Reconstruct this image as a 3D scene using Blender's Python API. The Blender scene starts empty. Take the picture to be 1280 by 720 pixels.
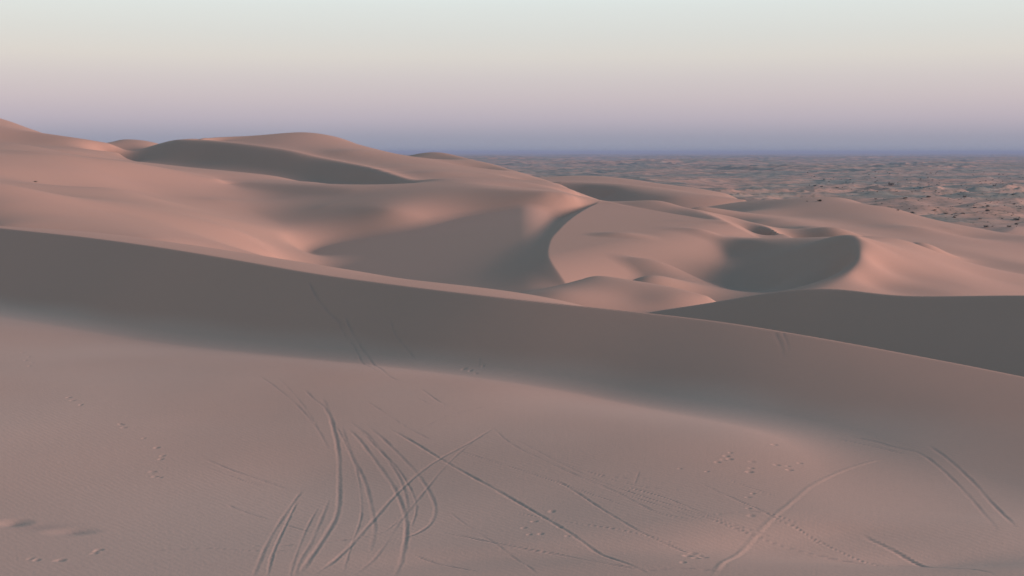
import bpy, math, random
import numpy as np
from mathutils import Vector

random.seed(7)
rng = np.random.default_rng(11)
S = bpy.context.scene
COL = S.collection

# ------------------------------------------------------------------ camera
F = 640.0 / math.tan(math.radians(22.5))      # focal length in pixels of the 1280 px wide photograph
HZ = 190.0                                     # row of the horizon
PITCH = math.atan((360.0 - HZ) / F)
EYE = 34.0                                     # metres above the far plain
cam_d = bpy.data.cameras.new('camera')
cam = bpy.data.objects.new('camera', cam_d)
COL.objects.link(cam)
cam_d.sensor_width = 36.0
cam_d.lens = 18.0 / math.tan(math.radians(22.5))
cam_d.clip_start = 0.5
cam_d.clip_end = 200000.0
cam.location = (0, 0, EYE)
cam.rotation_euler = (math.pi / 2 - PITCH, 0, 0)
S.camera = cam

# ------------------------------------------------------------------ light
SUN_EL, SUN_AZ = 12.0, 99.0                   # elevation; azimuth in degrees clockwise from the view direction (+Y)
w = bpy.data.worlds.new('World'); S.world = w
w.use_nodes = True
nt = w.node_tree; nt.nodes.clear()
wo = nt.nodes.new('ShaderNodeOutputWorld')
bg_sky = nt.nodes.new('ShaderNodeBackground')
sky = nt.nodes.new('ShaderNodeTexSky'); sky.sky_type = 'NISHITA'; sky.sun_disc = False
sky.sun_elevation = math.radians(2.0); sky.sun_rotation = math.radians(SUN_AZ)
sky.air_density = 1.5; sky.dust_density = 1.0
bg_sky.inputs[1].default_value = 0.05
nt.links.new(sky.outputs[0], bg_sky.inputs[0])
# twilight bands of the sky: blue-grey earth shadow, mauve belt, cream, pale green above
tc = nt.nodes.new('ShaderNodeTexCoord'); sx = nt.nodes.new('ShaderNodeSeparateXYZ')
nt.links.new(tc.outputs['Generated'], sx.inputs[0])
mr = nt.nodes.new('ShaderNodeMapRange'); mr.inputs[1].default_value = 0.0; mr.inputs[2].default_value = 1.0
nt.links.new(sx.outputs[2], mr.inputs[0])
ramp = nt.nodes.new('ShaderNodeValToRGB')
def lin(c): return tuple(((v/255)/12.92 if v/255 <= 0.04045 else ((v/255+0.055)/1.055)**2.4) for v in c) + (1,)
SKY = [(0.000, (150,160,178)), (0.012, (156,164,182)), (0.026, (179,180,195)), (0.042, (192,191,202)),
       (0.058, (199,200,208)), (0.075, (209,212,214)), (0.093, (209,217,221)), (0.112, (213,224,229)),
       (0.124, (217,231,236)), (0.22, (172,202,213)), (0.5, (136,177,200)), (1.0, (116,162,193))]
els = ramp.color_ramp.elements
els[0].position = 0.0; els[0].color = lin(SKY[0][1])
els[1].position = 1.0; els[1].color = lin(SKY[-1][1])
for p, c in SKY[1:-1]:
    e = els.new(p); e.color = lin(c)
nt.links.new(mr.outputs[0], ramp.inputs[0])
bg_b = nt.nodes.new('ShaderNodeBackground'); bg_b.inputs[1].default_value = 0.525
nt.links.new(ramp.outputs[0], bg_b.inputs[0])
add = nt.nodes.new('ShaderNodeAddShader')
nt.links.new(bg_sky.outputs[0], add.inputs[0]); nt.links.new(bg_b.outputs[0], add.inputs[1])
nt.links.new(add.outputs[0], wo.inputs[0])

sun_d = bpy.data.lights.new('sun', 'SUN')
sun_d.energy = 3.9
sun_d.angle = math.radians(20.0)
sun_d.color = (1.0, 0.68, 0.61)
sun = bpy.data.objects.new('sun', sun_d); COL.objects.link(sun)
a, e = math.radians(SUN_AZ), math.radians(SUN_EL)
sdir = Vector((math.sin(a)*math.cos(e), math.cos(a)*math.cos(e), math.sin(e)))
sun.rotation_euler = sdir.to_track_quat('Z', 'Y').to_euler()
sun.location = (200, -50, 200)

S.view_settings.view_transform = 'Standard'
S.view_settings.look = 'None'
S.view_settings.exposure = 0.8
S.view_settings.gamma = 1.0
S.render.engine = 'CYCLES'

# ------------------------------------------------------------------ terrain maths (z here is relative to the eye)
CP, SP = math.cos(PITCH), math.sin(PITCH)
def ray(px, py):
    u, v = (px - 640.0) / F, (py - 360.0) / F
    x, y, z = u, CP - v * SP, -SP - v * CP
    h = math.hypot(x, y)
    return x / h, y / h, z / h
def P(px, py, r):
    x, y, z = ray(px, py)
    return x * r, y * r, z * r

def spline(pts, step, smooth=0.0):
    """Catmull-Rom through rows of numbers, resampled finely in plan."""
    pts = np.array(pts, float)
    p = np.vstack([2*pts[0]-pts[1], pts, 2*pts[-1]-pts[-2]])
    out = []
    for i in range(1, len(p)-2):
        n = max(3, int(np.hypot(*(p[i+1]-p[i])[:2]) / step))
        t = np.linspace(0, 1, n, endpoint=False)[:, None]
        a0, a1, a2, a3 = p[i-1], p[i], p[i+1], p[i+2]
        out.append(0.5*((2*a1) + (a2-a0)*t + (2*a0-5*a1+4*a2-a3)*t*t + (3*a1-a0-3*a2+a3)*t**3))
    out.append(pts[-1:])
    C = np.vstack(out)
    if smooth > 0:                                        # even out the hand-placed points
        seg = np.hypot(*(C[1:, :2]-C[:-1, :2]).T); s = np.concatenate([[0], np.cumsum(seg)])
        n = max(8, int(s[-1]/step)); u = np.linspace(0, s[-1], n)
        C = np.stack([np.interp(u, s, C[:, i]) for i in range(C.shape[1])], 1)
        h = u[1]-u[0]; k = int(3*smooth/h)
        if k > 1:
            g = np.exp(-.5*(np.arange(-k, k+1)*h/smooth)**2); g /= g.sum()
            E = np.vstack([2*C[0]-C[k:0:-1], C, 2*C[-1]-C[-2:-k-2:-1]]) if len(C) > k+1 else None
            if E is not None: C = np.stack([np.convolve(E[:, i], g, 'valid') for i in range(C.shape[1])], 1)
    return C

def smax(a, b, k):
    h = np.maximum(k - np.abs(a-b), 0.0) / k
    return np.maximum(a, b) + h*h*k*0.25
def smin(a, b, k): return -smax(-a, -b, k)

def curve_field(X, Y, C, reach):
    """nearest point on the crest curve C (x,y,z,front,back): returns index mask, distance, side factor and the attributes there"""
    lo, hi = C[:, :2].min(0) - reach, C[:, :2].max(0) + reach
    m = np.nonzero((X > lo[0]) & (X < hi[0]) & (Y > lo[1]) & (Y < hi[1]))[0]
    D = np.empty(len(m)); Q = np.empty(len(m)); A = np.empty((len(m), C.shape[1]-2))
    A0, A1 = C[:-1], C[1:]
    d = A1[:, :2] - A0[:, :2]; L2 = (d**2).sum(1)
    un = d/np.sqrt(L2)[:, None]; TG = np.vstack([un[:1], un[1:]+un[:-1], un[-1:]]); TG /= np.hypot(TG[:, 0], TG[:, 1])[:, None]
    CH = 60000
    for s in range(0, len(m), CH):
        mm = m[s:s+CH]
        px, py = X[mm].astype(np.float32), Y[mm].astype(np.float32)
        # nearest vertex first, then the two segments that meet there
        d2 = (px[:, None]-C[None, :, 0].astype(np.float32))**2 + (py[:, None]-C[None, :, 1].astype(np.float32))**2
        iv = d2.argmin(1)
        px, py = X[mm], Y[mm]
        # split at the vertex normals and interpolate between them, so a bend spreads out smoothly
        fwd = (px-C[iv, 0])*TG[iv, 0] + (py-C[iv, 1])*TG[iv, 1] >= 0
        j = np.clip(np.where(fwd, iv, iv-1), 0, len(A0)-1)
        a0 = (px-A0[j, 0])*TG[j, 0] + (py-A0[j, 1])*TG[j, 1]
        a1 = (px-A1[j, 0])*TG[j+1, 0] + (py-A1[j, 1])*TG[j+1, 1]
        den = a0-a1
        t = np.where(np.abs(den) > 1e-9, a0/np.where(np.abs(den) > 1e-9, den, 1), .5)
        t = np.where(den <= 0, np.clip(((px-A0[j, 0])*d[j, 0] + (py-A0[j, 1])*d[j, 1]) / L2[j], 0, 1), np.clip(t, 0, 1))
        qx, qy = px-(A0[j, 0]+t*d[j, 0]), py-(A0[j, 1]+t*d[j, 1])
        best = np.hypot(qx, qy)
        q = (d[j, 0]*qy - d[j, 1]*qx) / np.sqrt(L2[j]) / np.maximum(best, 1e-6)
        inner = ((t > 0) | (j > 0)) & ((t < 1) | (j < len(A0)-1))
        bq = np.where(inner, np.sign(q), np.clip(q, -1, 1))   # only round the two ends do the sides blend
        ba = A0[j, 2:] + t[:, None]*(A1[j, 2:]-A0[j, 2:])
        D[s:s+CH] = best; Q[s:s+CH] = bq; A[s:s+CH] = ba
    return m, D, Q, A

class Terrain:
    def __init__(self, X, Y, Z): self.X, self.Y, self.Z, self.B = X, Y, Z, Z.copy()
    def body(self, pts, reach, step, rnd, curv, sm, sgn=-1):
        C = spline([P(p[0], p[1], p[2]) + tuple(p[3:5]) for p in pts], step, sm)
        m, D, Q, A = curve_field(self.X, self.Y, C, reach)
        f = (Q + 1) / 2; f = f*f*(3-2*f)
        slope = A[:, 1]*(1-f) + A[:, 2]*f                  # front when q = -1, back when q = +1
        ease = np.maximum(D/reach - .55, 0)**2 * 60 * sgn    # lets the body die away before the reach ends
        if sgn > 0: ease = ease + 1.0*D*np.sqrt(np.maximum(1-Q*Q, 0))   # a bite ends where its rim ends
        return m, A[:, 0] - slope*(np.sqrt(D*D + rnd*rnd) - rnd) - curv*f*D*D + ease, f
    def dune(self, pts, k=1.0, reach=150, step=1.5, rnd=0.3, curv=0.0, sm=2.5):
        m, b, f = self.body(pts, reach, step, rnd, curv, sm)
        self.Z[m] = smax(self.Z[m], b, k)
    def cut(self, pts, k=0.5, kf=1.5, reach=120, step=1.5, rnd=0.3, sm=4.0):
        """bite a slip face out of what stands there, down to the base level"""
        m, b, f = self.body(pts, reach, step, rnd, 0.0, sm, 1)
        self.Z[m] = smin(self.Z[m], smax(b, self.B[m], kf), k)

# base level: multiquadric surface through control points in (azimuth, log distance)
def az(px): return math.atan((px-640)/F)
BASE = [  # px, distance, z
 (-300,20,-15),(0,20,-15),(640,20,-15),(1280,20,-15),(1600,20,-15),
 (-200,60,-15.6),(100,60,-15.5),(400,58,-15.3),(640,50,-15.1),(900,45,-14.8),(1200,45,-14.6),(1500,45,-14.3),
 (-200,110,-14.2),(0,110,-14.5),(300,90,-14.6),(470,82,-14.4),(640,75,-14.4),(950,64,-14.5),(1280,52,-14.9),(1500,50,-15),
 (-200,180,-14),(0,158,-13),(200,140,-15),(330,132,-17),(450,125,-18.5),(600,118,-19.5),(760,115,-21),(900,110,-22),(1200,95,-21.5),(1500,90,-21),
 (850,126,-20.8),(780,126,-20.5),(905,130,-20.8),(1500,170,-22),(1280,140,-21.5),(1000,135,-22),
 (760,340,-20),(1500,270,-26),
(1000,450,-31),(1280,400,-33),(1500,400,-33),
 (-200,900,-25),(200,700,-28),(500,650,-30),(800,750,-32),(1280,700,-34),(1600,700,-34),
 (-300,1500,-34),(640,1500,-34),(1500,1500,-34),
]
def on_face(px, row):
    """distance at which a line of sight meets the gently tilted lit side of the middle dune"""
    x, y, z = ray(px, row)
    return -23.75 / (z + .015*x - .05*y)
FACE = [(862,276),(884,288)]
S_CREST = ((930,366),(890,357),(850,350),(810,344),(775,341.5),(756,342),(738,344),(722,345),(711,341),(700,334),(692,328),(687,321),(686,314),(687.5,306),(691,297),(699,288),(709,278),(722,268),(737,259),(750,253))
def hollow(x, y):
    """tilted floor of the shaded hollow behind the near ridge"""
    return -19.8 + .155*(x+45.8) + .07*(y-243.7) - .05*np.maximum(x-1.5, 0)**2 - .3*np.maximum(y-258, 0)
HOLLOW = [(400,240),(450,210),(500,235),(500,190),(560,235),(560,180),(620,225),(620,165),(660,200),(560,160),(660,228),(410,205)]   # px, distance
SEEN = [(a_, b_, on_face(a_, b_)) for a_, b_ in FACE] + [
  # px, row, distance: where the sand is seen
 (0,283,175),(0,255,190),(200,300,165),(100,270,185),(280,316,168),
 (202,255,238),(134,250,220),(286,275,235),(240,262,245),(300,290,212),(134,235,258),
 (101,237,262),(202,243,285),(0,210,275),(100,215,290),(170,225,300),(0,229,240),
 (300,216,362),(400,228.5,328),(200,205,372),(350,221,350),(150,203,400),(60,191,352),
 (360,178,442),(434,189,412),(467,200,395),(500,208,372),(540,215,350),(600,225,320),(655,235,292),
 (165,187,500),(50,190,372),(100,189,425),(40,184,430),(340,247,298),
 
 (700,368,138),(790,372,140),(850,377,139),
 (1050,310,185),(1050,325,180),(1050,340,176),(1000,320,190),(1000,335,184),(1000,350,178),(1000,362,173),(960,320,197),(960,335,191),(960,350,185),(960,362,180),
 (917,315,206),(917,330,198),(917,345,191),(917,360,184),(885,315,206),(880,330,197),(880,345,190),(852,333,195),(852,346,188),
 (1100,330,177),(1084,350,168),(1140,355,171),(1190,366,168),(1130,300,210),(1180,320,207),(1230,345,197),(1275,362,187),(1150,303,240),
 (780,232,530),(830,238,512),(865,241,505),(700,225,560),(930,265,330),(990,270,322),(1050,272,318),(1100,275,315),(1150,284,302),(960,275,290),(1000,284,272),(1040,290,250),(1110,306,258),(1180,315,245),(1080,282,305),(1130,291,292),
 (1200,295,310),(1280,305,300),(1200,325,238),(1240,336,233),(1276,343,230),(1180,306,266),(1400,360,215),(880,276,280),(860,268,300),
]
LINES = [  # lines of sight along crests and toes: px, row, distance
 [(-100,214,214),(0,229,207),(60,243,203),(134,264,198),(202,281,193),(286,307,183),(335,322,172)],
 [(255,247,289),(279,251,285),(320,266,274),(352,281,258),(352,297,236),(338,316,205)],
 [(-150,184,308),(-100,186,310),(0,190.5,312),(67,192,315),(101,195.5,317),(151,201,320),(202,209,325),(256,220,325),(271,223.5,322)],
 [(276,224,328),(300,227,325),(330,229,318),(400,233,301),(440,237,291)],
 [(287,230,321),(305,234.5,315),(350,240,304),(404,244,291),(440,246,282)],
 [(140,203,466),(200,202,447),(250,202,433),(300,206,414),(350,214,396),(400,224,376),(440,229.5,357),(480,233,333),(510,232.5,316)],
 [(148,198,482),(190,184,472),(215,177.5,465),(238,174.7,456),(300,180,430),(360,188,408),(400,197,394),(434,204,378),(467,211,358),(500,221,334),(520,227,318),
  (544,227,302),(575,231,285),(615,236,271),(669,241,263),(700,244.5,262),(716,246.5,263)],
 [(255,172.3,458),(300,170.5,465),(375,167.5,475),(420,171,468),(448,180,458),(474,187,446),(501,193.5,432),(560,203.5,405),(601,213,380),(635,221,355),(669,229.5,328),(702,239,300),(724,245.5,281)],
 [(505,196,505),(534,191.5,500),(561,193,490),(601,202,455),(635,211,425),(669,221,390),(702,232,350),(716,238,326)],
 [(410,257,272),(480,262,258),(544,272,256),(588,284,253),(635,284,250),(669,283,248),(702,271,256),(730,260,262)],
 [(a_, b_, on_face(a_, b_)) for a_, b_ in ((760,251.7),(790,252),(830,254),(863,261),(892,270),(912,279))],
 [(630,373,150),(670,364,151),(700,357,151),(722,351,151),(750,345,151),(800,352,149),(850,361,146),(885,370,143)],
 [(880,291,224),(905,295,216),(939,301,208),(975,306,202),(1011,304,198),(1036,297,195),(1056,294,191),(1071,296,187),(1076,306,182),(1074,325,174),(1063,344,167),(1036,358,160),(1000,368,155)],
 [(1073,296,187),(1100,307,187),(1126,319,186),(1180,344,182),(1234,366,173)],
 [(700,227,515),(709,230,510),(740,232,500),(780,238,480),(830,246,457),(880,247,455),(930,250,458)],
 [(722,243,498),(755,246.5,484)],
 [(690,223,625),(750,221,600),(800,226,580),(830,231,566),(860,235.5,556),(910,243,540)],
 [(875,263,366),(888,258,372),(928,252.5,380),(964,252.5,382),(1000,253.5,378),(1036,254.5,374),(1065,251.5,368),(1093,260,352),(1136,267,345),(1172,276,330),(1190,285,318)],
 [(903,272,262),(928,275,258),(957,283,248),(982,294,234),(1007,303,222)],
 [(915,279.5,246),(940,290,233),(975,301,220)],
 [(1040,283,290),(1057,287,285),(1108,297,272),(1158,308,258)],
 [(1208,288,352),(1236,289,345),(1280,296,330),(1360,300,315)],
 [(1222,314,262),(1232,317,258),(1252,324,250),(1280,330,245),(1330,338,240),(1400,350,230)],
 [(-150,134,570),(-100,140,560),(0,149.5,545),(54,165,520)],
 [(-150,146,505),(-100,152,500),(0,160,490),(34,164,485),(54,166,482),(101,173,472),(134,180,470),(150,185,470)],
 [(-150,163,492),(0,173,478),(67,180,466),(120,187.5,457),(150,191,457)],
 [(134,181,520),(158,175.5,522),(188,178,518),(206,181.5,512)],
 [(-100,180,405),(0,180.5,402),(27,180.5,400),(67,187,390),(94,193.5,375)],
]
BEHIND = [  # hidden backs: px, distance, z
 (700,200,-16),(695,182,-17.3),(705,166,-18),(735,162,-18),(730,228,-14),(735,195,-15.8),(745,180,-16.6),(755,215,-14.2),(760,200,-15.4),
 (740,470,-21),(800,440,-23),(860,425,-24),(920,430,-24.5),(750,680,-26),(850,640,-28),(930,560,-28),(900,400,-21),(960,410,-23),(1060,400,-24),(1150,380,-27),(1200,355,-28),(1280,355,-29),(1400,340,-29),
 (534,465,-4),(600,418,-6.7),(665,358,-9.2),
 (690,160,-17.6),(735,160,-17.8),(790,162,-18.2),(860,162,-19),(905,158,-20),(960,150,-20.5),(800,300,-20),(850,295,-21.5),(900,270,-21),(950,240,-21),(1000,235,-22),(1060,225,-19),
 (-200,620,0),(0,600,0),(60,570,-2),(110,540,-5),(160,560,-5),(210,545,-6),(240,515,-6),(300,510,-7),(375,520,-6),(440,505,-8),(480,500,-6),(500,550,-10),(560,540,-12),(620,490,-16),(680,430,-18),(730,350,-18),(770,310,-19),
 (0,222,-6.6),(60,222,-7.4),(0,335,-1.8),(100,340,-3.2),(0,440,2),(94,400,-2.5),
]
def base_level(TH, LR):
    rows = [(az(p[0]), math.log(p[1]), p[2], .06) for p in BASE]
    rows += [(az(p[0]), math.log(p[1]), p[2], .03) for p in BEHIND]
    rows += [(az(p[0]), math.log(p[2]), P(*p)[2], .02) for p in SEEN]
    for a_, r_ in HOLLOW:
        t_ = az(a_); rows.append((t_, math.log(r_), float(hollow(r_*math.sin(t_), r_*math.cos(t_)))-2.0, .03))
    # under the middle dune's lit side, just below its surface
    for a_, b_ in ((790,272),(800,300),(785,325),(825,318),(845,292),(800,338),(785,259),(820,262),(765,300),(750,325),(735,300),(770,336)):
        r_ = on_face(a_, b_); rows.append((az(a_), math.log(r_), P(a_, b_, r_)[2]-(2.6 if a_ < 790 and b_ > 290 else 1.0), .03))
    for ln in LINES:
        q = spline([(p[0], p[1], p[2]) for p in ln], 3.0)
        seg = np.concatenate([[0], np.cumsum(np.hypot(np.diff(q[:, 0]), np.diff(q[:, 1])*2))])
        n = max(3, int(seg[-1]/4.5)); u = np.linspace(0, seg[-1], n)
        q = np.stack([np.interp(u, seg, q[:, k]) for k in range(3)], 1)
        rows += [(az(p[0]), math.log(p[2]), P(*p)[2], .0028) for p in q]
    for a_, b_, r_ in spline([p for ln in LINES if len(ln) > 15 for p in ln][:], 12.0):   # shoulder behind the long rim
        rows.append((az(a_), math.log(r_*1.028), P(a_, b_, r_)[2]+.3, .01))
    pts = np.array(rows); n = len(pts)
    c2 = pts[:, 3]**2
    K = 1.25                                              # distance counts a little more than bearing
    d = np.sqrt((pts[:, None, 0]-pts[None, :, 0])**2 + K*(pts[:, None, 1]-pts[None, :, 1])**2 + c2[None, :])
    A = np.block([[d - 2e-4*np.eye(n), np.ones((n, 1))], [np.ones((1, n)), np.zeros((1, 1))]])
    wv = np.linalg.solve(A, np.append(pts[:, 2], 0))
    t = np.clip(TH, -0.62, 0.62).astype(np.float32); l = np.clip(LR, math.log(20), math.log(1500)).astype(np.float32)
    out = np.full(TH.shape, wv[-1])
    for i in range(n):
        out += wv[i]*np.sqrt((t-np.float32(pts[i, 0]))**2 + np.float32(K)*(l-np.float32(pts[i, 1]))**2 + np.float32(c2[i]))
    return out

# gradient noise
_perm = rng.permutation(512).astype(np.int64); _ang = rng.random(512)*2*math.pi
_gx, _gy = np.cos(_ang), np.sin(_ang)
def gnoise(x, y):
    xi, yi = np.floor(x).astype(np.int64), np.floor(y).astype(np.int64)
    fx, fy = x-xi, y-yi
    def g(ix, iy, dx, dy):
        h = _perm[(_perm[ix & 511] + iy) & 511]
        return _gx[h]*dx + _gy[h]*dy
    u, v = fx*fx*fx*(fx*(fx*6-15)+10), fy*fy*fy*(fy*(fy*6-15)+10)
    a = g(xi, yi, fx, fy)*(1-u) + g(xi+1, yi, fx-1, fy)*u
    b = g(xi, yi+1, fx, fy-1)*(1-u) + g(xi+1, yi+1, fx-1, fy-1)*u
    return a*(1-v) + b*v
def sstep(a, b, x):
    t = np.clip((x-a)/(b-a), 0, 1); return t*t*(3-2*t)

def plain_relief(X, Y, R):
    """low dunes and hummocks of the far plain"""
    u, v = X*0.94+Y*0.34, -X*0.34+Y*0.94
    wx, wy = gnoise(u/260+5, v/260)*1.1, gnoise(u/260, v/260+9)*1.1
    out = np.zeros_like(X)
    a = gnoise(u/150+wx, v/95+wy); out += 9.0*(1-np.abs(a)*2.2)*sstep(350, 700, R)*sstep(-0.3, 0.45, gnoise(u/700+3, v/500)+0.12)
    b = gnoise(u/62+wx*2+31, v/40+wy*2); out += 3.4*(1-np.abs(b)*2)*sstep(250, 600, R)*(1-sstep(5000, 9000, R))
    c = gnoise(u/22+7, v/17+13); out += 1.8*c*sstep(330, 480, R)*(1-sstep(2500, 4500, R))
    d = gnoise(u/900+wx*.3, v/620+2); out += 20*np.clip(d, -.35, 1)*sstep(1000, 2600, R)*(1-sstep(12000, 26000, R))
    return out - 7.0*sstep(350, 900, R)

# ------------------------------------------------------------------ the dunes: (px, py, distance, front slope, back slope)
def build_dunes(T):
    d, c = T.dune, T.cut
    # middle dune: one long lit side that breaks off along a crisp S-shaped rim
    C = spline([P(p[0], p[1], on_face(*p)) for p in S_CREST], 1.0, 1.2)
    m, D, Q, A = curve_field(T.X, T.Y, C, 75)
    left = (np.clip(Q, -1, 1)+1)/2
    b = -23.75 - .015*T.X[m] + .05*T.Y[m] - .42*(np.sqrt(D*D+.04)-.2)*left 
    ax_, ay_ = 20.8, 170.7; ux_, uy_ = .531, .847          # rounds over towards the crescent's hollow
    b -= .014*np.maximum((T.X[m]-ax_)*uy_ - (T.Y[m]-ay_)*ux_ + 18, 0)**2
    sx0, sy0 = P(752, 252, on_face(752, 252))[:2]; sx1, sy1 = P(912, 279, on_face(912, 279))[:2]; sl = math.hypot(sx1-sx0, sy1-sy0)
    b -= .3*np.maximum(((sx1-sx0)*(T.Y[m]-sy0) - (sy1-sy0)*(T.X[m]-sx0))/sl, 0)
    T.Z[m] = smax(T.Z[m], b, .5)
    m = np.nonzero((T.X > -75) & (T.X < 30) & (T.Y > 110) & (T.Y < 330))[0]
    T.Z[m] = smax(T.Z[m], hollow(T.X[m], T.Y[m]), 1.2)
    # dark dune just behind the near ridge
    d([(740,404,136,.5,.12),(790,394,135,.52,.12),(830,387,133,.55,.12),(880,380,130,.58,.12),(930,371,127,.6,.14),(980,363,125,.6,.16),(1040,359,124,.6,.16),(1080,365,122,.6,.16),(1120,370.5,120,.6,.14),
       (1200,370,118,.6,.14),(1280,369,116,.6,.14),(1360,371,113,.6,.14),(1480,380,108,.6,.14),(1600,390,104,.6,.14)], k=.6, reach=70, step=1, rnd=.15)
    # near ridge
    d([(-330,250,188,.6,.2),(-200,262,170,.6,.2),(-100,273,157,.6,.18),(0,285,142,.6,.03),(100,295.5,130,.6,.045),(200,309,119,.6,.06),(300,325.5,110,.6,.06),(400,343,102,.6,.06),(500,356.5,95.5,.6,.045),
  (600,369,90,.6,.07),(700,380,86.5,.56,.16),(800,390,84,.5,.2),(900,402,81.5,.42,.24),(1000,418.5,79,.34,.26),(1100,436.5,77,.26,.28),(1200,455,75,.2,.28),(1280,471,73.5,.16,.28),
       (1400,496,71,.13,.28),(1550,525,68,.12,.28)], k=.9, reach=110, step=.8, rnd=.08, curv=.006, sm=2.5)

# ------------------------------------------------------------------ the sheet
def make_sheet():
    fine = math.radians(26.5); step = math.radians(0.048)
    th = list(np.arange(-fine, fine+step/2, step))
    rest = np.linspace(fine, 2*math.pi-fine, 111)[1:-1]
    th = np.array(th + list(rest)); NT = len(th)
    r = np.concatenate([np.linspace(.4, 30, 16)[:-1], np.geomspace(30, 165, 620)[:-1], np.geomspace(165, 620, 620)[:-1],
                        np.geomspace(620, 9000, 420)[:-1], np.geomspace(9000, 90000, 60)])
    TH, R = np.meshgrid(th, r)
    sh = TH.shape; TH = TH.ravel(); R = R.ravel()
    X, Y = R*np.sin(TH), R*np.cos(TH)
    thw = np.where(TH > math.pi, TH-2*math.pi, TH)
    Zb = base_level(thw, np.log(R))
    front = 1 - sstep(0.6, 1.2, np.abs(thw))
    Zb = -15 + (Zb+15)*front - 10*(1-front)*sstep(150, 600, R)
    T = Terrain(X, Y, Zb)
    build_dunes(T)
    Z = T.Z
    keep = 1-sstep(700, 1000, R)
    Z = Z*keep + (1-keep)*(-34)
    near_free = sstep(0.35, 1.0, (-Z-22)/12.0)                 # hummocks only on the plain's own level
    Z = Z + plain_relief(X, Y, R)*near_free
    # the dune top the photographer stands on
    Z = smax(Z, -1.7-0.5*np.maximum(R-2, 0), 1.0)
    # broad unevenness of the near floor
    nearw = (1-sstep(70, 110, R))*sstep(25, 35, R)
    Z += nearw*(gnoise(X/14+3, Y/11)*.10 + gnoise(X/5.5, Y/4+8)*.025)
    return th, r, sh, X, Y, Z

th, rr, sh, X, Y, Z = make_sheet()
NR, NT = sh

def project(px, py, lo=25, hi=170):
    """where the line of sight of a photograph pixel meets the near sand"""
    dx, dy, dz = ray(px, py)
    a0 = math.atan2(dx, dy)
    j = int(np.argmin(np.abs(th-a0)))
    col = Z.reshape(sh)[:, j]
    k = np.nonzero((rr > lo) & (rr < hi) & (col >= dz*rr))[0]
    rk = rr[k[0]] if len(k) else hi
    return rk*dx, rk*dy

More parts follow.
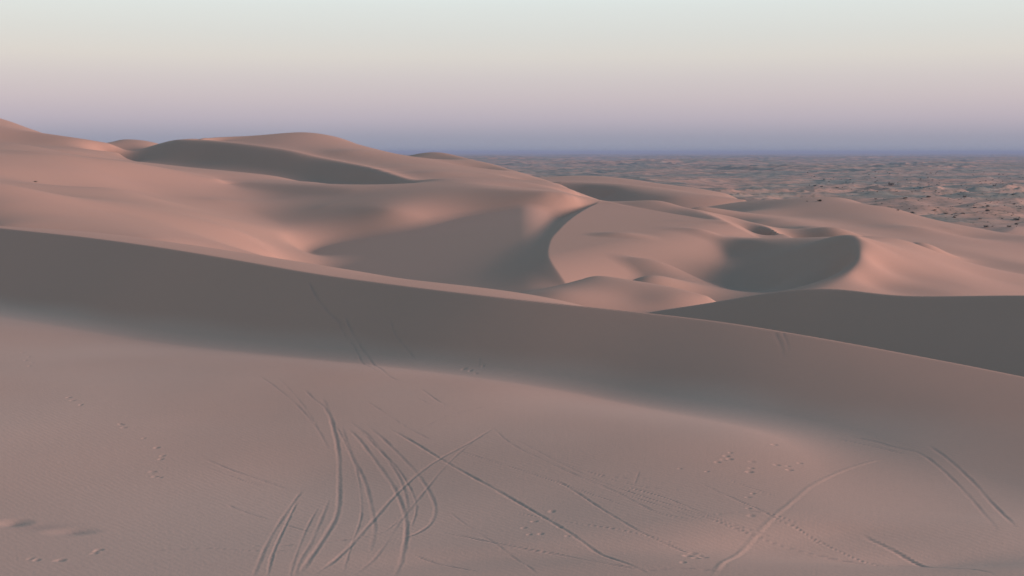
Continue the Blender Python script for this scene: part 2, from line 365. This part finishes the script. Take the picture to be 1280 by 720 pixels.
# ------------------------------------------------------------------ marks pressed into the near sand (pixels of the photograph -> plan)
#   points, width m, depth m
TRACKS = [
 ([(402,496),(412,520),(422,560),(424,610),(420,645),(400,680),(374,718)], .34, .085),
 ([(380,487),(393,500),(404,508),(411,520)], .25, .05),
 ([(320,468),(345,485),(372,508),(395,535),(410,560)], .2, .03),
 ([(432,534),(450,552),(475,585),(492,610),(503,635),(508,660),(504,690),(494,720)], .3, .08),
 ([(425,530),(440,570),(455,600),(463,630),(468,660),(463,690)], .28, .06),
 ([(440,530),(460,545),(482,572),(500,600),(509,630),(506,645)], .25, .05),
 ([(458,532),(480,550),(505,575),(525,598),(540,622),(544,640),(538,655),(520,668),(500,674)], .28, .065),
 ([(622,532),(590,552),(550,574),(520,596),(490,624),(465,652),(430,690),(395,718)], .3, .075),
 ([(600,545),(560,580),(530,615),(500,652),(475,690),(445,718)], .25, .045),
 ([(500,650),(480,665),(455,672),(430,676),(400,676)], .2, .04),
 ([(378,612),(362,635),(340,668),(325,700),(316,722)], .28, .06),
 ([(372,625),(358,655),(342,690),(334,722)], .2, .05),
 ([(412,622),(402,648),(388,680),(376,700),(368,722)], .25, .05),
 ([(400,630),(384,660),(368,700),(362,722)], .2, .03),
 ([(430,395),(438,412),(452,436),(466,455),(486,470),(505,478)], .3, .07),
 ([(420,400),(434,425),(448,445),(470,464)], .2, .04),
 ([(487,400),(495,420),(512,442),(520,450)], .2, .03),
 ([(525,486),(545,500),(560,508)], .2, .05),
 ([(520,497),(538,506)], .15, .03),
 # long single lines across the floor
 ([(485,535),(520,555),(550,574),(600,602),(660,636),(700,660),(750,690),(805,716)], .26, .12),
 ([(690,598),(720,616),(760,642),(800,664),(850,682),(880,692)], .2, .05),
 ([(612,532),(640,556),(680,577),(720,594),(770,615),(820,640),(870,652)], .16, .035),
 ([(640,548),(700,580),(760,606),(840,632),(920,660)], .14, .03),
 ([(250,572),(290,588),(330,602),(366,614)], .22, .05),
 ([(250,582),(290,597),(335,611)], .12, .025),
 ([(284,632),(310,642),(334,650)], .2, .05),
 ([(340,652),(380,664),(402,668)], .16, .035),
 ([(300,684),(360,682),(410,678),(440,674)], .14, .04),
 ([(540,664),(580,672),(640,684),(700,692),(760,706),(800,712)], .22, .08),
 ([(515,692),(560,706),(600,716)], .2, .05),
 ([(870,602),(905,618),(940,634),(970,648),(1000,656),(1030,670)], .16, .045),
 ([(910,600),(940,611),(966,620)], .16, .04),
 ([(730,590),(800,608),(850,612)], .12, .025),
 ([(1075,660),(1110,670),(1150,684),(1190,700),(1240,718)], .34, .13),
 ([(800,716),(850,712),(900,716)], .15, .03),
 ([(850,640),(940,662),(1040,680),(1120,690),(1200,694),(1279,700)], .16, .035),
 ([(1060,546),(1090,552),(1120,560),(1150,568),(1180,590),(1210,620),(1245,660)], .3, .06),
 ([(1158,556),(1185,575),(1215,602),(1240,630),(1268,658)], .3, .07),
 ([(1040,548),(1090,558),(1130,568)], .2, .03),
 ([(560,560),(640,585),(720,612),(790,636)], .12, .035),
 ([(700,580),(760,596),(830,600)], .12, .03),
 ([(770,606),(830,622),(900,650),(960,662)], .14, .04),
 ([(760,612),(820,632),(880,652)], .12, .03),
 ([(800,588),(790,610),(770,622)], .12, .03),
 ([(868,648),(940,640),(1000,652)], .12, .03),
 ([(980,650),(1060,676),(1140,700),(1180,716)], .14, .04),
 ([(1000,680),(1090,684),(1180,688),(1260,690)], .14, .04),
 ([(560,640),(600,668),(650,700),(670,716)], .14, .035),
 ([(455,500),(500,530),(540,552)], .12, .03),
 ([(345,470),(372,498),(390,524),(402,545)], .12, .03),
 ([(520,540),(560,520),(610,508)], .1, .02),
 ([(430,520),(470,560),(500,590),(520,630),(512,665)], .16, .035),
 ([(412,520),(430,552),(446,590),(452,640),(440,680),(428,716)], .16, .035),
 ([(640,640),(700,652),(780,664),(850,676)], .12, .03),
 ([(180,690),(260,686),(330,690),(400,686)], .12, .025),
 # dragged marks on the slip face
 ([(968,416),(975,430),(980,448)], .5, .05),
 ([(978,416),(984,430),(986,440)], .3, .03),
 ([(385,350),(395,372),(410,392),(430,410)], .3, .04),
 ([(600,448),(598,462)], .2, .04),
]
RIDGES = [  # thrown-up edges that catch the light
 ([(1118,572),(1080,580),(1045,592),(1015,608),(990,628),(965,648),(935,670),(905,700),(890,722)], .4, -.06),
]
def press(marks, Z):
    zz = np.zeros_like(Z); tone = np.zeros_like(Z)
    near = np.nonzero((np.hypot(X, Y) > 28) & (np.hypot(X, Y) < 165) & (np.abs(np.arctan2(X, Y)) < math.radians(27)))[0]
    xn, yn = X[near], Y[near]
    for pts, wd, dep in marks:
        pl = [project(*p) for p in pts]
        C = spline([p + (0.0, i/(len(pl)-1)) for i, p in enumerate(pl)], .25)
        dep *= .75 if wd > .21 else 1.15
        wd *= .48
        m, D, Q, A = curve_field(xn, yn, C, 1.6)
        k = near[m]
        t = A[:, 1]
        fade = sstep(0, .12, t)*(1-sstep(.88, 1, t)*.8)*(0.72+1.0*gnoise(xn[m]*.5+wd*50, yn[m]*.3))
        D = np.abs(D + .05*gnoise(xn[m]*2.1+wd*9, yn[m]*1.3) + .02*gnoise(xn[m]*7, yn[m]*5))
        q = D/(wd*.5)
        prof = -np.exp(-q**2*.9)*(1+.35*gnoise(xn[m]*6, yn[m]*4)) + .2*np.exp(-((q-1.9)/.6)**2)*np.where(Q > 0, 1.3, .5)
        zz[k] += prof*dep*.33*fade
        tone[k] = np.maximum(tone[k], np.exp(-q**2)*fade*np.sign(dep)*.8)
    return zz, tone
zt, tone = press(TRACKS, Z)
zr, tr = press(RIDGES, Z)
Z = Z + zt + zr; tone = np.clip(tone, 0, 1)

Rn = np.hypot(X, Y)
_cr = np.array([(az(p), r_) for p, r_ in ((-330,188),(-200,170),(-100,157),(0,142),(100,130),(200,119),(300,110),(400,102),(500,95.5),(600,90),(700,86.5),(800,84),(900,81.5),(1000,79),(1100,77),(1200,75),(1280,73.5),(1400,71),(1550,68))])
crest_r = np.interp(np.arctan2(X, Y), _cr[:, 0], _cr[:, 1])
pale = sstep(-2.0, -.9, Z+15)*(1-sstep(.3, 1.8, Z+15.0+gnoise(X/9, Y/9)*.5))*(1-sstep(-4, 0, Rn-crest_r))*(.8+.5*gnoise(X/22+7, Y/13))
pale = np.clip(pale, 0, 1)
# footprints and hollows
def dimple(px, py, rad, dep, sx=1.0, dark=0.5):
    global Z
    x0, y0 = project(px, py)
    m = np.nonzero((np.abs(X-x0) < rad*4*sx) & (np.abs(Y-y0) < rad*6))[0]
    q = np.hypot((X[m]-x0)/sx, Y[m]-y0)/rad
    Z[m] += dep*(-np.exp(-q**(3 if rad < .3 else 1.7)) + .08*np.exp(-((q-1.7)/.5)**2))
    tone[m] = np.maximum(tone[m], dark*np.exp(-q**2*1.5))
FOOT = [(28,441),(36,446),(32,451),(40,453),(37,458),(86,497),(91,501),(101,506),(150,530),(155,535),(152,532),(180,548),(203,570),(201,574),(196,560),(194,596),(191,590),(200,597),
        (913,566),(908,571),(905,575),(897,578),(912,574),(940,578),(937,590),(939,586),(941,618),(935,622),(936,636),(939,645),(968,556),(971,582),(987,588),(985,583),(1000,580),
        (875,688),(870,694),(880,692),(866,684),(860,690),(854,703),(700,660),(710,670),(850,586),(884,590),(690,640),(655,660),(668,652),(676,668),(662,668),
        (38,699),(46,700),(70,702),(76,701),(120,690),(124,688),(118,692),(580,462),(588,464),(595,468),(604,458)]
for p in FOOT:
    if p[1] > 380:
        dimple(p[0], p[1], random.uniform(.09, .14), random.uniform(.02, .045), random.uniform(.8, 1.3))
for (px, py, rad, dep, sx) in [(16,654,.38,.12,1.5),(90,665,.38,.09,2.0),(50,660,.5,.02,2.6),(945,674,1.5,.26,3.2),(1175,684,1.8,.7,3.6),(560,700,1.0,.12,3.5),(740,692,1.0,.08,3),(1050,664,1.1,.2,3.5)]:
    dimple(px, py, rad, dep, sx, .5 if px < 110 else 0)

Z = Z + EYE
H = Z.reshape(sh)

def ground_z(x, y):
    r_ = math.hypot(x, y); a_ = math.atan2(x, y)
    j = int(np.argmin(np.abs(th-a_))); i = int(np.searchsorted(rr, r_))
    i = min(max(i, 1), NR-1)
    t = (r_-rr[i-1])/(rr[i]-rr[i-1])
    return float(H[i-1, j]*(1-t) + H[i, j]*t)

# normals of the whole sheet, so that the pieces join without a seam
def grad_normals():
    Xs, Ys = X.reshape(sh), Y.reshape(sh)
    def diff(A):
        dr = np.empty_like(A); dr[1:-1] = A[2:]-A[:-2]; dr[0] = A[1]-A[0]; dr[-1] = A[-1]-A[-2]
        dt = np.roll(A, -1, 1)-np.roll(A, 1, 1)
        return dr, dt
    a, b = diff(Xs); c_, d_ = diff(Ys); e_, f_ = diff(H)
    n = np.stack([d_*e_-c_*f_, a*f_-b*e_, b*c_-a*d_], -1)
    n *= np.sign(n[..., 2:3])
    n /= np.linalg.norm(n, axis=-1, keepdims=True)
    return n
NRM = grad_normals()

def sheet_object(name, i0, i1, mat, want=None):
    nr = i1-i0
    co = np.stack([X.reshape(sh)[i0:i1], Y.reshape(sh)[i0:i1], H[i0:i1]], -1).reshape(-1, 3)
    nn = NRM[i0:i1].reshape(-1, 3)
    tn = tone.reshape(sh)[i0:i1].ravel()
    I, J = np.meshgrid(np.arange(nr-1), np.arange(NT), indexing='ij')
    J2 = (J+1) % NT
    q = np.stack([I*NT+J, I*NT+J2, (I+1)*NT+J2, (I+1)*NT+J], -1).reshape(-1, 4)

    if want is not None:
        q = q[want[i0:i1-1].ravel()]
        used = np.unique(q); back = np.zeros(len(co), np.int64); back[used] = np.arange(len(used))
        q = back[q]; co, nn, tn = co[used], nn[used], tn[used]
    else: used = slice(None)
    nv, nf = len(co), len(q)
    me = bpy.data.meshes.new(name)
    me.vertices.add(nv); me.vertices.foreach_set('co', co.astype(np.float32).ravel())
    me.loops.add(nf*4); me.loops.foreach_set('vertex_index', q.astype(np.int32).ravel())
    me.polygons.add(nf)
    me.polygons.foreach_set('loop_start', np.arange(0, nf*4, 4, dtype=np.int32))
    me.polygons.foreach_set('use_smooth', np.ones(nf, dtype=bool))
    me.update(calc_edges=True)
    at = me.attributes.new('pressed', 'FLOAT', 'POINT'); at.data.foreach_set('value', tn.astype(np.float32))
    at = me.attributes.new('pale', 'FLOAT', 'POINT'); at.data.foreach_set('value', pale.reshape(sh)[i0:i1].ravel()[used].astype(np.float32))
    me.materials.append(mat)
    me.normals_split_custom_set_from_vertices(nn.astype(np.float32))
    o = bpy.data.objects.new(name, me); COL.objects.link(o)
    o['kind'] = 'structure'
    return o

# ------------------------------------------------------------------ materials
def new_mat(name):
    m = bpy.data.materials.new(name); m.use_nodes = True
    n = m.node_tree; b = n.nodes['Principled BSDF']
    return m, n, b
def N(n, t, **kw):
    x = n.nodes.new(t)
    for k, v in kw.items(): setattr(x, k, v)
    return x
def sand_material(name, far=False):
    m, n, b = new_mat(name)
    L = n.links
    b.inputs['Roughness'].default_value = 0.9
    b.inputs['Specular IOR Level'].default_value = 0.15
    tc = N(n, 'ShaderNodeTexCoord')
    def noise(scale, detail=4, rough=.55, sc=(1, 1, 1)):
        mp = N(n, 'ShaderNodeMapping'); mp.inputs['Scale'].default_value = sc
        L.new(tc.outputs['Object'], mp.inputs[0])
        t = N(n, 'ShaderNodeTexNoise'); t.inputs['Scale'].default_value = scale
        t.inputs['Detail'].default_value = detail; t.inputs['Roughness'].default_value = rough
        L.new(mp.outputs[0], t.inputs[0]); return t
    big = noise(0.02, 3, .5)
    r1 = N(n, 'ShaderNodeValToRGB')
    r1.color_ramp.elements[0].position = .35; r1.color_ramp.elements[1].position = .68
    r1.color_ramp.elements[0].color = (0.330, 0.206, 0.160, 1)
    r1.color_ramp.elements[1].color = (0.350, 0.212, 0.166, 1)
    L.new(big.outputs[0], r1.inputs[0])
    last = r1.outputs[0]
    def mix(fac, col, src, mode='MIX'):
        x = N(n, 'ShaderNodeMix', data_type='RGBA', blend_type=mode)
        if hasattr(fac, 'node'): L.new(fac, x.inputs[0])
        else: x.inputs[0].default_value = fac
        L.new(src, x.inputs[6])
        if hasattr(col, 'node'): L.new(col, x.inputs[7])
        else: x.inputs[7].default_value = col
        return x.outputs[2]
    if far:
        # bare pink sand against grey-green scrubby gravel of the flats
        v = noise(0.006, 6, .68, (1, 1.6, 0))
        rv = N(n, 'ShaderNodeMapRange'); rv.inputs[1].default_value = .43; rv.inputs[2].default_value = .56
        L.new(v.outputs[0], rv.inputs[0])
        last = mix(rv.outputs[0], (0.165, 0.16, 0.14, 1), last)
        v2 = noise(0.05, 4, .7, (1, 1.3, 0))
        rv2 = N(n, 'ShaderNodeMapRange'); rv2.inputs[1].default_value = .52; rv2.inputs[2].default_value = .64
        rv2.inputs[4].default_value = .6
        L.new(v2.outputs[0], rv2.inputs[0])
        last = mix(rv2.outputs[0], (0.125, 0.118, 0.10, 1), last)
        v3 = noise(0.22, 3, .7)
        rv3 = N(n, 'ShaderNodeMapRange'); rv3.inputs[1].default_value = .54; rv3.inputs[2].default_value = .62; rv3.inputs[4].default_value = .55
        L.new(v3.outputs[0], rv3.inputs[0])
        last = mix(rv3.outputs[0], (0.10, 0.095, 0.07, 1), last)
    else:
        pa = N(n, 'ShaderNodeAttribute', attribute_name='pale')
        last = mix(pa.outputs['Fac'], (0.405, 0.280, 0.230, 1), last)
        g = noise(3.0, 5, .7)
        rg = N(n, 'ShaderNodeMapRange'); rg.inputs[1].default_value = .3; rg.inputs[2].default_value = .7
        rg.inputs[3].default_value = 0.0; rg.inputs[4].default_value = .16
        L.new(g.outputs[0], rg.inputs[0])
        last = mix(rg.outputs[0], (0.26, 0.185, 0.15, 1), last)
        at = N(n, 'ShaderNodeAttribute', attribute_name='pressed')
        pm = N(n, 'ShaderNodeMath', operation='MULTIPLY'); pm.inputs[1].default_value = .5
        L.new(at.outputs['Fac'], pm.inputs[0])
        last = mix(pm.outputs[0], (0.19, 0.15, 0.14, 1), last)
        # wind ripples
        wn = noise(0.25, 2, .5)
        wv = N(n, 'ShaderNodeTexWave'); wv.wave_type = 'BANDS'; wv.bands_direction = 'DIAGONAL'
        wv.inputs['Scale'].default_value = 1.6; wv.inputs['Distortion'].default_value = 5.0
        wv.inputs['Detail'].default_value = 2.0; wv.inputs['Detail Scale'].default_value = .8
        L.new(tc.outputs['Object'], wv.inputs[0])
        mm = N(n, 'ShaderNodeMath', operation='MULTIPLY'); L.new(wv.outputs['Fac'], mm.inputs[0]); L.new(wn.outputs[0], mm.inputs[1])
        bp = N(n, 'ShaderNodeBump'); bp.inputs['Strength'].default_value = .16; bp.inputs['Distance'].default_value = .02
        L.new(mm.outputs[0], bp.inputs['Height'])
        fn = noise(9, 4, .6)
        bp2 = N(n, 'ShaderNodeBump'); bp2.inputs['Strength'].default_value = .3; bp2.inputs['Distance'].default_value = .02
        L.new(fn.outputs[0], bp2.inputs['Height']); L.new(bp.outputs[0], bp2.inputs['Normal'])
        L.new(bp2.outputs[0], b.inputs['Normal'])
    L.new(last, b.inputs['Base Color'])
    return m
M_sand = sand_material('dune_sand')
M_plain = sand_material('plain_sand', far=True)

i_a = int(np.searchsorted(rr, 620))
front_part = (Rn < crest_r+5).reshape(sh)
sheet_object('foreground_dune', 0, i_a+1, M_sand, front_part)
sheet_object('dunes', 0, i_a+1, M_sand, ~front_part)
sheet_object('desert_plain', i_a, NR, M_plain)

# ------------------------------------------------------------------ shrubs of the plain
M_shrub, n_, b_ = new_mat('shrub_leaves')
tn_ = N(n_, 'ShaderNodeTexNoise'); tn_.inputs['Scale'].default_value = 2.0
rn_ = N(n_, 'ShaderNodeValToRGB'); rn_.color_ramp.elements[0].color = (.03, .032, .022, 1); rn_.color_ramp.elements[1].color = (.085, .08, .055, 1)
n_.links.new(tn_.outputs[0], rn_.inputs[0]); n_.links.new(rn_.outputs[0], b_.inputs['Base Color'])
b_.inputs['Roughness'].default_value = .9
M_wood, n_, b_ = new_mat('shrub_wood'); b_.inputs['Base Color'].default_value = (.09, .07, .055, 1)

def quads_mesh(name, V, Fc, mat):
    me = bpy.data.meshes.new(name); me.from_pydata(V, [], Fc); me.materials.append(mat)
    return me
def shrub_meshes(seed):
    R = random.Random(seed)
    V, Fc, W, Wf = [], [], [], []
    for s in range(9):                                   # woody stems
        a_ = R.random()*6.283; l = R.uniform(.35, .7)
        tip = Vector((math.cos(a_)*l*.8, math.sin(a_)*l*.8, R.uniform(.35, .75)))
        pr = Vector((-math.sin(a_), math.cos(a_), 0))*.025
        up = Vector((0, 0, .025)); k = len(W)
        W += [tuple(-pr), tuple(pr), tuple(up*2), tuple(tip-pr*.3), tuple(tip+pr*.3), tuple(tip+up)]
        Wf += [(k, k+1, k+4, k+3), (k+1, k+2, k+5, k+4), (k+2, k, k+3, k+5)]
    cl = [(Vector((R.uniform(-.75, .75), R.uniform(-.75, .75), R.uniform(.15, .62))), R.uniform(.25, .45)) for _ in range(11)]
    for i in range(650):                                 # leaf clumps
        c0, s0 = R.choice(cl)
        p = c0 + Vector((R.gauss(0, 1), R.gauss(0, 1), R.gauss(0, .7)))*s0*.5
        p.z = max(p.z, .02)
        n1 = Vector((R.gauss(0, 1), R.gauss(0, 1), R.gauss(0, 1))).normalized(); n2 = n1.orthogonal().normalized()
        s = R.uniform(.05, .11); k = len(V)
        V += [tuple(p-n1*s), tuple(p+n2*s*.6), tuple(p+n1*s), tuple(p-n2*s*.6)]
        Fc.append((k, k+1, k+2, k+3))
    return quads_mesh('foliage', V, Fc, M_shrub), quads_mesh('stem', W, Wf, M_wood)
KINDS = [shrub_meshes(s) for s in (1, 2, 3, 4)]

def sight(px, py, lo=150, hi=9000):
    dx, dy, dz = ray(px, py)
    j = int(np.argmin(np.abs(th-math.atan2(dx, dy))))
    col = H[:, j]-EYE
    ok = np.nonzero((rr > lo) & (rr < hi) & (col >= dz*rr))[0]
    if not len(ok): return None
    rk = rr[ok[0]]
    return rk*dx, rk*dy, rk
def shrub(px, py, wpx, label, group='dark shrubs scattered over the far plain', lo=150):
    s = sight(px, py, lo)
    if s is None: return None
    x, y, rk = s
    size = .6*wpx*rk/F
    root = bpy.data.objects.new('desert_shrub', None); COL.objects.link(root)
    root.location = (x, y, ground_z(x, y)-.03*size)
    root.rotation_euler = (0, 0, random.random()*6.28)
    root.scale = (size*.55, size*.55, size*.5)
    root.empty_display_size = .3
    root['label'] = label if len(label.split()) <= 16 else ' '.join(label.split()[:16]); root['category'] = 'shrub'
    if group: root['group'] = group
    kf, ks = random.choice(KINDS)
    for nm, me in (('foliage', kf), ('stem', ks)):
        o = bpy.data.objects.new(nm, me); COL.objects.link(o); o.parent = root
    return root
G0 = 'dark shrubs scattered over the far plain'
NAMED = [
 (1024,251.5,9,'dark shrub left of the small pointed dune top on the far sand'),
 (1233,284,9,'left dark shrub of the nearest pair where sand meets the grey plain'),
 (1261,284,8,'right dark shrub of the nearest pair where sand meets the grey plain'),
 (1271,276,10,'upper dark shrub of the close pair at the right edge'),
 (1271,280.5,7,'lower dark shrub of the close pair at the right edge'),
 (1160,248,8,'dark round shrub standing alone on grey ground above the pink patches'),
 (1131,250.5,8,'dark shrub on the pale sand strip left of the lone round shrub'),
 (1114,232,11,'wide flat dark shrub highest up among the shrubs on the plain'),
]
for px, py, wp, lb in NAMED: shrub(px, py, wp, lb, G0, 330)
MORE = [(1018.6,234,6),(1027,234.5,6),(1046,236,6),(1243,233.5,6),(1206,248,7),(1183,268,8),(1168,266.5,7),(1192,273,7),(1141,266.5,8),(1219,263,6),(1233.6,265.6,7),(1266,245,6),(1267,256,6),
        (1235,260,7),(1204.5,268.5,6),(1225,274,6),(1122.5,263,5),(1094,250,5),(1009,252,4)]
ZONES = [(229, 'tiny dark shrub far out on the grey plain towards the horizon', 'tiny shrubs far out on the plain'),
         (252, 'small dark shrub about halfway out across the grey plain', 'small shrubs halfway out on the plain'),
         (999, 'low dark shrub on the near part of the grey plain just beyond the dunes', 'low shrubs on the near part of the plain')]
def plain_shrub(px, py, wp):
    for lim, lb, gr in ZONES:
        if py < lim: return shrub(px, py, wp, lb, gr, 330)
for px, py, wp in MORE: plain_shrub(px, py, wp)
for i in range(300):
    px = 1280 - abs(random.gauss(0, 1))*170; py = random.uniform(214, 284)
    if px < 900 or py > 226 + (px-1000)*.23 + 6: continue
    plain_shrub(px, py, random.uniform(1.6, 3.6))
shrub(44, 227.5, 6, 'small dark tuft alone on the sand slope at the far left', None, 150)

# ------------------------------------------------------------------ haze
HZB = True
if HZB:
    import bmesh
    bm = bmesh.new(); bmesh.ops.create_cube(bm, size=1)
    me = bpy.data.meshes.new('haze'); bm.to_mesh(me); bm.free()
    hz = bpy.data.objects.new('haze', me); COL.objects.link(hz)
    zlo, zhi = float(H.min())-1, max(float(H.max()), EYE)+3
    hz.dimensions = (190000, 190000, zhi-zlo)
    hz.scale = (190000, 190000, zhi-zlo); hz.location = (0, 0, (zlo+zhi)/2)
    hm = bpy.data.materials.new('haze_air'); hm.use_nodes = True
    hn = hm.node_tree; hn.nodes.clear()
    ho = hn.nodes.new('ShaderNodeOutputMaterial'); pv = hn.nodes.new('ShaderNodeVolumePrincipled')
    pv.inputs['Color'].default_value = (.31, .39, .57, 1)
    pv.inputs['Density'].default_value = 0.000085
    hn.links.new(pv.outputs[0], ho.inputs['Volume'])
    me.materials.append(hm)
    hz['kind'] = 'stuff'; hz['label'] = 'thin blue evening haze over the far plain'; hz['category'] = 'haze'
